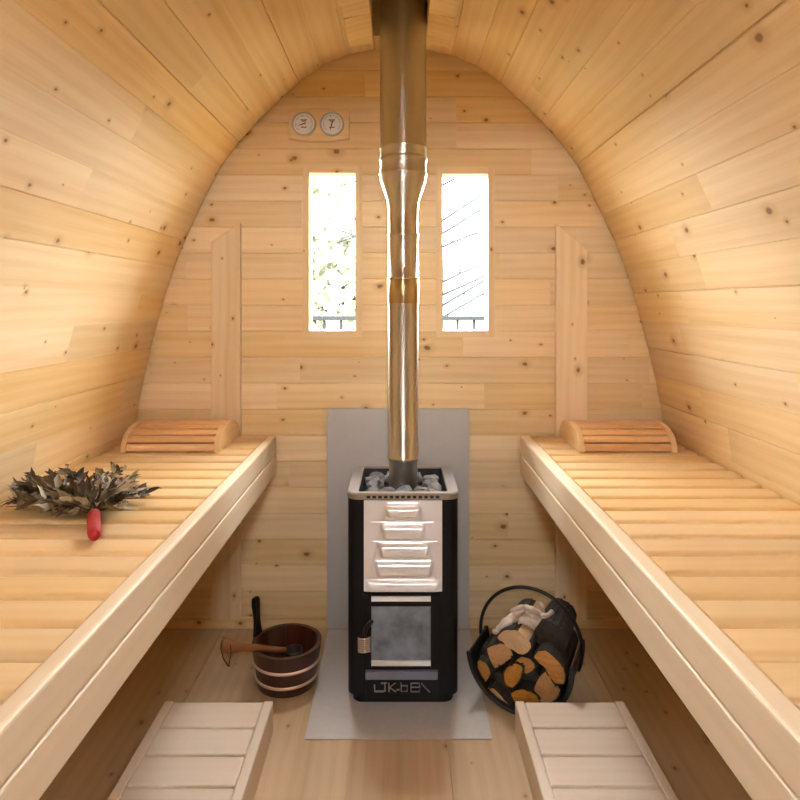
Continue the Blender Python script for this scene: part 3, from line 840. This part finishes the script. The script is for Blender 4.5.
log([(534, 658), (538, 652), (546, 651), (560, 664), (565, 674), (563, 684), (555, 683), (545, 668)], .018, .21, 'large orange log end at the right of the carrier', ALL, .9)
log([(504, 676), (507, 668), (515, 664), (522, 667), (521, 676), (512, 688), (506, 685)], .02, .21, 'small orange log end in the middle of the carrier', ALL, .8)
log([(515, 662), (522, 657), (531, 660), (535, 668), (526, 674), (520, 667)], .035, .2, 'narrow split log wedged between the middle and right logs', ALL, .6)
log([(487, 690), (491, 675), (500, 672), (511, 690), (517, 700), (510, 712), (500, 702)], .05, .19, 'grey barked log lying above the bottom wedge in the carrier', ALL, .1, BARK)
log([(511, 694), (518, 690), (531, 692), (540, 700), (530, 709), (516, 706)], .02, .21, 'reddish log end low in the carrier behind the right step', ALL, .95)
log([(545, 672), (553, 684), (560, 690), (556, 700), (544, 704), (534, 694), (536, 684)], .03, .2, 'shaded log end low at the right of the carrier', ALL, .85)
log([(522, 680), (527, 674), (535, 672), (543, 680), (536, 690), (526, 690)], .075, .16, 'dark log end sunk deep in the middle of the carrier', ALL, .4, BARK)
log([(536, 630), (545, 622), (558, 626), (566, 640), (562, 654), (550, 650), (540, 648)], .07, .17, 'barked log with shadow-coloured end at the upper right of the carrier', ALL, .6, BARK)  # cut end takes the bark colour to paint the shadow on it
log([(476, 657), (483, 648), (489, 655), (488, 668), (482, 660)], .05, .18, 'thin grey barked log at the upper left of the carrier', ALL, .3, BARK)

# crumpled pale wad on top of the logs
def wad():
    m = MB(); d0 = .815
    strands = [
        [(494, 632.5), (503, 627), (514, 620), (525, 621), (537, 629), (545, 626)],
        [(497, 630), (509, 620), (521, 617), (534, 622), (545, 625), (550, 616)],
        [(507, 621), (517, 613), (528, 613), (538, 619), (546, 620), (552, 612)],
        [(512, 611), (521, 607.5), (531, 609), (538, 613), (545, 616), (551, 613)],
        [(511, 625), (520, 625), (528, 631), (536, 633.5), (543, 629)],
        [(540, 619), (543, 611), (542, 605), (537, 602.5)],
        [(503, 629), (513, 624), (524, 627), (531, 632)],
    ]
    for i, st in enumerate(strands):
        pts = []
        q = [st[0]] + st + [st[-1]]
        for a in range(1, len(q) - 2):
            for k in range(5):
                t = k / 5
                pts.append(tuple(.5 * (2 * q[a][c] + (q[a + 1][c] - q[a - 1][c]) * t + (2 * q[a - 1][c] - 5 * q[a][c] + 4 * q[a + 1][c] - q[a + 2][c]) * t * t + (3 * q[a][c] - q[a - 1][c] - 3 * q[a + 1][c] + q[a + 2][c]) * t ** 3) for c in (0, 1)))
        pts.append(st[-1])
        n = len(pts); w = [P(px, py, d0 + .003 * (i % 3) + .006 * math.sin(k * .7 + i)) for k, (px, py) in enumerate(pts)]
        base = (.0125, .016, .015, .011, .013, .006, .009)[i]
        rad = [base * (.25 + .75 * math.sin(PI * min(1, max(0, .08 + .84 * k / (n - 1)))) ** .6) * 1.2 * (1 + .15 * math.sin(k * 1.9 + i * 2)) for k in range(n)]
        m.tube(w, rad, 10, flat=.75)
    o = m.build('crumpled_cloth', CLOTH)
    md = o.modifiers.new('Sub', 'SUBSURF'); md.levels = md.render_levels = 1
    tag(o, 'crumpled pale wad lying on top of the logs in the carrier', 'cloth')
wad()

# ------------------------------------------------------------------ leaf whisk
def whisk():
    root = Vector((X(94, .60), .60 * D, ZB + .018)); tip = Vector((X(94.5, .546), .546 * D, ZB + .016))
    random.seed(21); t = empty('leaf_whisk', (root.x, root.y, ZB), 'dried leafy whisk with a red bound handle lying on the left bench', 'whisk')
    m = MB(); pts = [tip + (root - tip) * (k / 10) for k in range(11)]
    m.tube(pts, [.010, .013, .0138, .0133, .014, .0136, .014, .0143, .014, .0148, .013], 14, rnd=.5); at(t, m.build('handle', RED))
    rnd = random.Random(3)
    tw = MB(); lv = MB()
    def leaf(base, dirv, nrm, ln, wd, tone):
        side = dirv.cross(nrm).normalized(); c = []
        K = 5
        curl = rnd.uniform(-.5, .7); v = []
        for k in range(K + 1):
            s = k / K; w = wd * math.sin(PI * (s ** .75)) * .5 + .0004
            cen = base + dirv * ln * s + nrm * (curl * ln * .45 * s * s + .003 * rnd.uniform(-1, 1))
            fold = nrm * w * rnd.uniform(.2, .9)
            v += [cen - side * w + fold, cen, cen + side * w + fold]
        off = max(0.0, -.945 - min(q.x for q in v)); v = [q + Vector((off, 0, 0)) for q in v]
        f = []
        for k in range(K): f += [(k * 3, k * 3 + 1, k * 3 + 4, k * 3 + 3), (k * 3 + 1, k * 3 + 2, k * 3 + 5, k * 3 + 4)]
        lv.mesh(v, f, rnd=tone, smooth=True)
    targets = []
    for i in range(46):
        u = rnd.random()
        px = 14 + 124 * u; 
        far = rnd.uniform(.0, 1.0)
        # outline of the leafy fan in the bench plane: wide, flat
        yy = .60 + .145 * far
        if u < .12 or u > .88: yy = .635 + .045 * rnd.random()
        targets.append((px, yy))
    targets += [(74, .625), (112, .635), (60, .62), (6, .63), (12, .655), (22, .62), (146, .665)]
    for px, yy in targets:
        e = Vector((X(px, 1) * yy * 1.0, yy * D, ZB + rnd.uniform(.006, .038)))
        mid = root.lerp(e, .5) + Vector((0, 0, rnd.uniform(.004, .026)))
        pts = [root, root.lerp(mid, .5) + Vector((0, 0, .004)), mid, mid.lerp(e, .5), e]
        tw.tube(pts, [.0022, .002, .0017, .0013, .0008], 5)
        for k in range(11):
            s = .14 + .86 * rnd.random() ** .8
            b = (root.lerp(mid, s * 2) if s < .5 else mid.lerp(e, s * 2 - 1))
            d = (e - root).normalized() * 1.2 + Vector((rnd.uniform(-1, 1), rnd.uniform(-.9, .9), rnd.uniform(-.25, .45)))
            d.normalize(); nr = Vector((rnd.uniform(-.5, .5), rnd.uniform(-.7, .3), 1)); nr = (nr - d * nr.dot(d)).normalized()
            if b.z < ZB + .006: b.z = ZB + .008
            ln = rnd.uniform(.028, .056)
            if b.z + d.z * ln < ZB + .004: d.z = abs(d.z) * .3; d.normalize()
            tone = min(1, max(0, rnd.gauss(.34, .24)))
            if rnd.random() < .16 + (.22 if px > 85 and yy < .70 else 0): tone = rnd.uniform(.75, 1)
            leaf(b + Vector((0, 0, rnd.uniform(0, .012))), d, nr, ln, ln * rnd.uniform(.24, .42), tone)
    at(t, tw.build('twigs', TWIG))
    lo = at(t, lv.build('leaves', LEAF))
whisk()

# ------------------------------------------------------------------ thermometer board
def gauge():
    cx, cz = X(319.8), Z(126); hw_, hh = 30.2 * M, 14.0 * M; bul = 2.6 * M
    t = empty('sauna_gauge', (cx, D, cz), 'wooden board with two round sauna dials above the left window', 'thermometer')
    pts = []
    for k in range(13): s = k / 12; pts.append((cx - hw_ + 2 * hw_ * s, cz - hh - bul * math.sin(PI * s)))
    for k in range(13): s = k / 12; pts.append((cx + hw_ - 2 * hw_ * s, cz + hh + bul * math.sin(PI * s)))
    n = len(pts); m = MB(); A = [(x, D - .020, z) for x, z in pts]; B = [(x, D - .0005, z) for x, z in pts]
    m.mesh(A + B, [tuple(range(n)), tuple(reversed(range(n, 2 * n)))] + [(i, (i + 1) % n, n + (i + 1) % n, n + i) for i in range(n)], lambda p: (p[0], p[2]), .35, smooth=False)
    at(t, m.build('board', PINE, bevel=.003))
    for px, na in ((304.8, 200), (332.6, 255)):
        x = X(px); z = Z(125.6); r = 12.0 * M
        def disc(r_, y, k=40): return [(x + r_ * math.cos(2 * PI * i / k), y, z + r_ * math.sin(2 * PI * i / k)) for i in range(k)]
        m = MB(); rings = [disc(r, D - .0205), disc(r, D - .028), disc(r - .0025, D - .031), disc(r - .0055, D - .0295), disc(r - .0060, D - .0245)]
        m.mesh([p for q in rings for p in q], [(i * 40 + j, i * 40 + (j + 1) % 40, (i + 1) * 40 + (j + 1) % 40, (i + 1) * 40 + j) for i in range(4) for j in range(40)])
        dial = at(t, m.build('dial', DIALR))
        m = MB(); m.mesh(disc(r - .0058, D - .0245), [tuple(range(40))], smooth=False); m.build('dial_face', DIALW, dial)
        m = MB()
        for i in range(27):
            a = math.radians(225 - 270 * i / 26); ln = .0065 if i % 4 == 0 else .0035
            d = Vector((math.cos(a), 0, math.sin(a))); o_ = Vector((-math.sin(a), 0, math.cos(a))) * .0008; c = Vector((x, D - .0252, z))
            m.face([c + d * .033 + o_, c + d * .033 - o_, c + d * (.033 - ln) - o_, c + d * (.033 - ln) + o_])
        for dz, wl in ((.014, .012), (.0095, .008), (-.013, .010)):
            m.box((x - wl, D - .0256, z + dz - .0016), (x + wl, D - .0249, z + dz + .0016))
        m.build('scale_marks', INK, dial)
        m = MB(); a = math.radians(na); c = Vector((x, D - .0262, z)); d = Vector((math.cos(a), 0, math.sin(a)))
        m.tube([c - d * .008, c, c + d * .024], [.0018, .0022, .0007], 6); m.build('needle', INK, dial)
gauge()

# ------------------------------------------------------------------ outside
m = MB(); m.face([(-40, -40, -.25), (40, -40, -.25), (40, 60, -.25), (-40, 60, -.25)]); struct(m.build('ground', GRASS))
rail = empty('deck_railing', (0, 4.2, -.25), 'dark railing outside seen across the bottom of both windows', 'railing')
m = MB(); m.box((-2.2, 4.18, 1.092), (2.2, 4.24, 1.120)); at(rail, m.build('top_rail', RAILM, bevel=.003))
m = MB(); m.box((-2.2, 4.19, -.10), (2.2, 4.23, -.06)); at(rail, m.build('bottom_rail', RAILM))
for i in range(40):
    m = MB(); x = -2.16 + i * .1107; m.tube([(x, 4.21, -.25 if i % 10 == 0 else -.08), (x, 4.21, 1.10)], .010, 6); at(rail, m.build('baluster', RAILM))

def tree(x, y, h, label, leafy, seed, cc=None, cr_=1.3, nleaf=900):
    rnd = random.Random(seed)
    t = empty('tree', (x, y, -.25), label, 'tree', 'trees outside')
    m = MB(); m.tube([(x, y, -.3), (x + .03, y, h * .4), (x - .02, y, h * .75), (x, y, h)], [.09, .075, .05, .015], 8); at(t, m.build('trunk', TREEB))
    m = MB()
    for k in range(22 if not leafy else 14):
        z = h * (.2 + .75 * k / 22); a = rnd.uniform(0, 2 * PI) if leafy else (rnd.choice((0, PI)) + rnd.uniform(-.6, .6))
        L = rnd.uniform(.7, 1.5); d = Vector((math.cos(a), math.sin(a), rnd.uniform(.15, .5)))
        p = Vector((x, y, z)); pts = [p]
        for s in range(4): p = p + d * L / 4 + Vector((rnd.uniform(-.03, .03), 0, .03)); pts.append(p)
        m.tube(pts, [.022, .019, .016, .012, .006], 5)
        for s in range(3):
            q = pts[1 + s]; e = q + Vector((d.x * .3 + rnd.uniform(-.15, .15), rnd.uniform(-.2, .2), rnd.uniform(-.1, .35)))
            m.tube([q, q.lerp(e, .5) + Vector((0, 0, .02)), e], [.012, .010, .004], 4)
    at(t, m.build('branches', TREEB))
    if leafy:
        m = MB()
        for k in range(nleaf):
            v = Vector((rnd.gauss(0, 1), rnd.gauss(0, 1), rnd.gauss(0, 1))).normalized() * (rnd.random() ** .4)
            c = Vector(cc) + Vector((v.x * cr_, v.y * cr_, v.z * cr_ * 1.2)); s = rnd.uniform(.06, .13)
            a = Vector((rnd.gauss(0, 1), rnd.gauss(0, 1), rnd.gauss(0, 1))).normalized(); b = a.orthogonal().normalized()
            m.face([c - a * s, c + b * s * .5, c + a * s, c - b * s * .5], rnd=rnd.random())
        at(t, m.build('leaves', TREEL))
tree(-1.35, 9.5, 3.6, 'pale leafy tree seen through the left window', True, 4, (-1.1, 9.3, 2.2), 1.7, 6000)
tree(.42, 7.5, 4.2, 'bare branching tree seen through the right window', False, 9)

# ------------------------------------------------------------------ light, camera
w = bpy.data.worlds.new('World'); scn.world = w; w.use_nodes = True
bg = w.node_tree.nodes['Background']; bg.inputs[0].default_value = (.93, .97, 1.0, 1); bg.inputs[1].default_value = 85.0
def area(name, loc, rot, sx_, sy_, power, col):
    l = bpy.data.lights.new(name, 'AREA'); l.shape = 'RECTANGLE'; l.size = sx_; l.size_y = sy_; l.energy = power; l.color = col
    o = bpy.data.objects.new(name, l); COL.objects.link(o); o.location = loc; o.rotation_euler = rot; return o
area('opening_daylight', (0, YF - .07, (LIGHT_OPENING[2] + LIGHT_OPENING[3]) / 2), (PI / 2, 0, PI), LIGHT_OPENING[1] * 2, LIGHT_OPENING[3] - LIGHT_OPENING[2], 1, (1, 1, 1)).data.cycles.is_portal = True  # portal for sky light coming through the added opening
for i, w_ in enumerate((W1, W2)):
    area('window_daylight', ((w_[0] + w_[1]) / 2, D + .07, (w_[2] + w_[3]) / 2), (-PI / 2, 0, 0), w_[1] - w_[0], w_[3] - w_[2], 1, (1, 1, 1)).data.cycles.is_portal = True
cam = bpy.data.cameras.new('Camera'); co = bpy.data.objects.new('Camera', cam); COL.objects.link(co)
co.location = (0, 0, CZ); co.rotation_euler = (PI / 2, 0, 0)
cam.sensor_width = 36; cam.lens = F / 800 * 36; cam.shift_x = .5 / 800; cam.shift_y = -96 / 800; cam.clip_start = .02
scn.camera = co
scn.view_settings.view_transform = 'Standard'; scn.view_settings.look = 'None'; scn.view_settings.gamma = 1; scn.view_settings.use_curve_mapping = False
scn.view_settings.exposure = 0.14
scn.cycles.max_bounces = 12; scn.cycles.diffuse_bounces = 8; scn.cycles.use_denoising = True
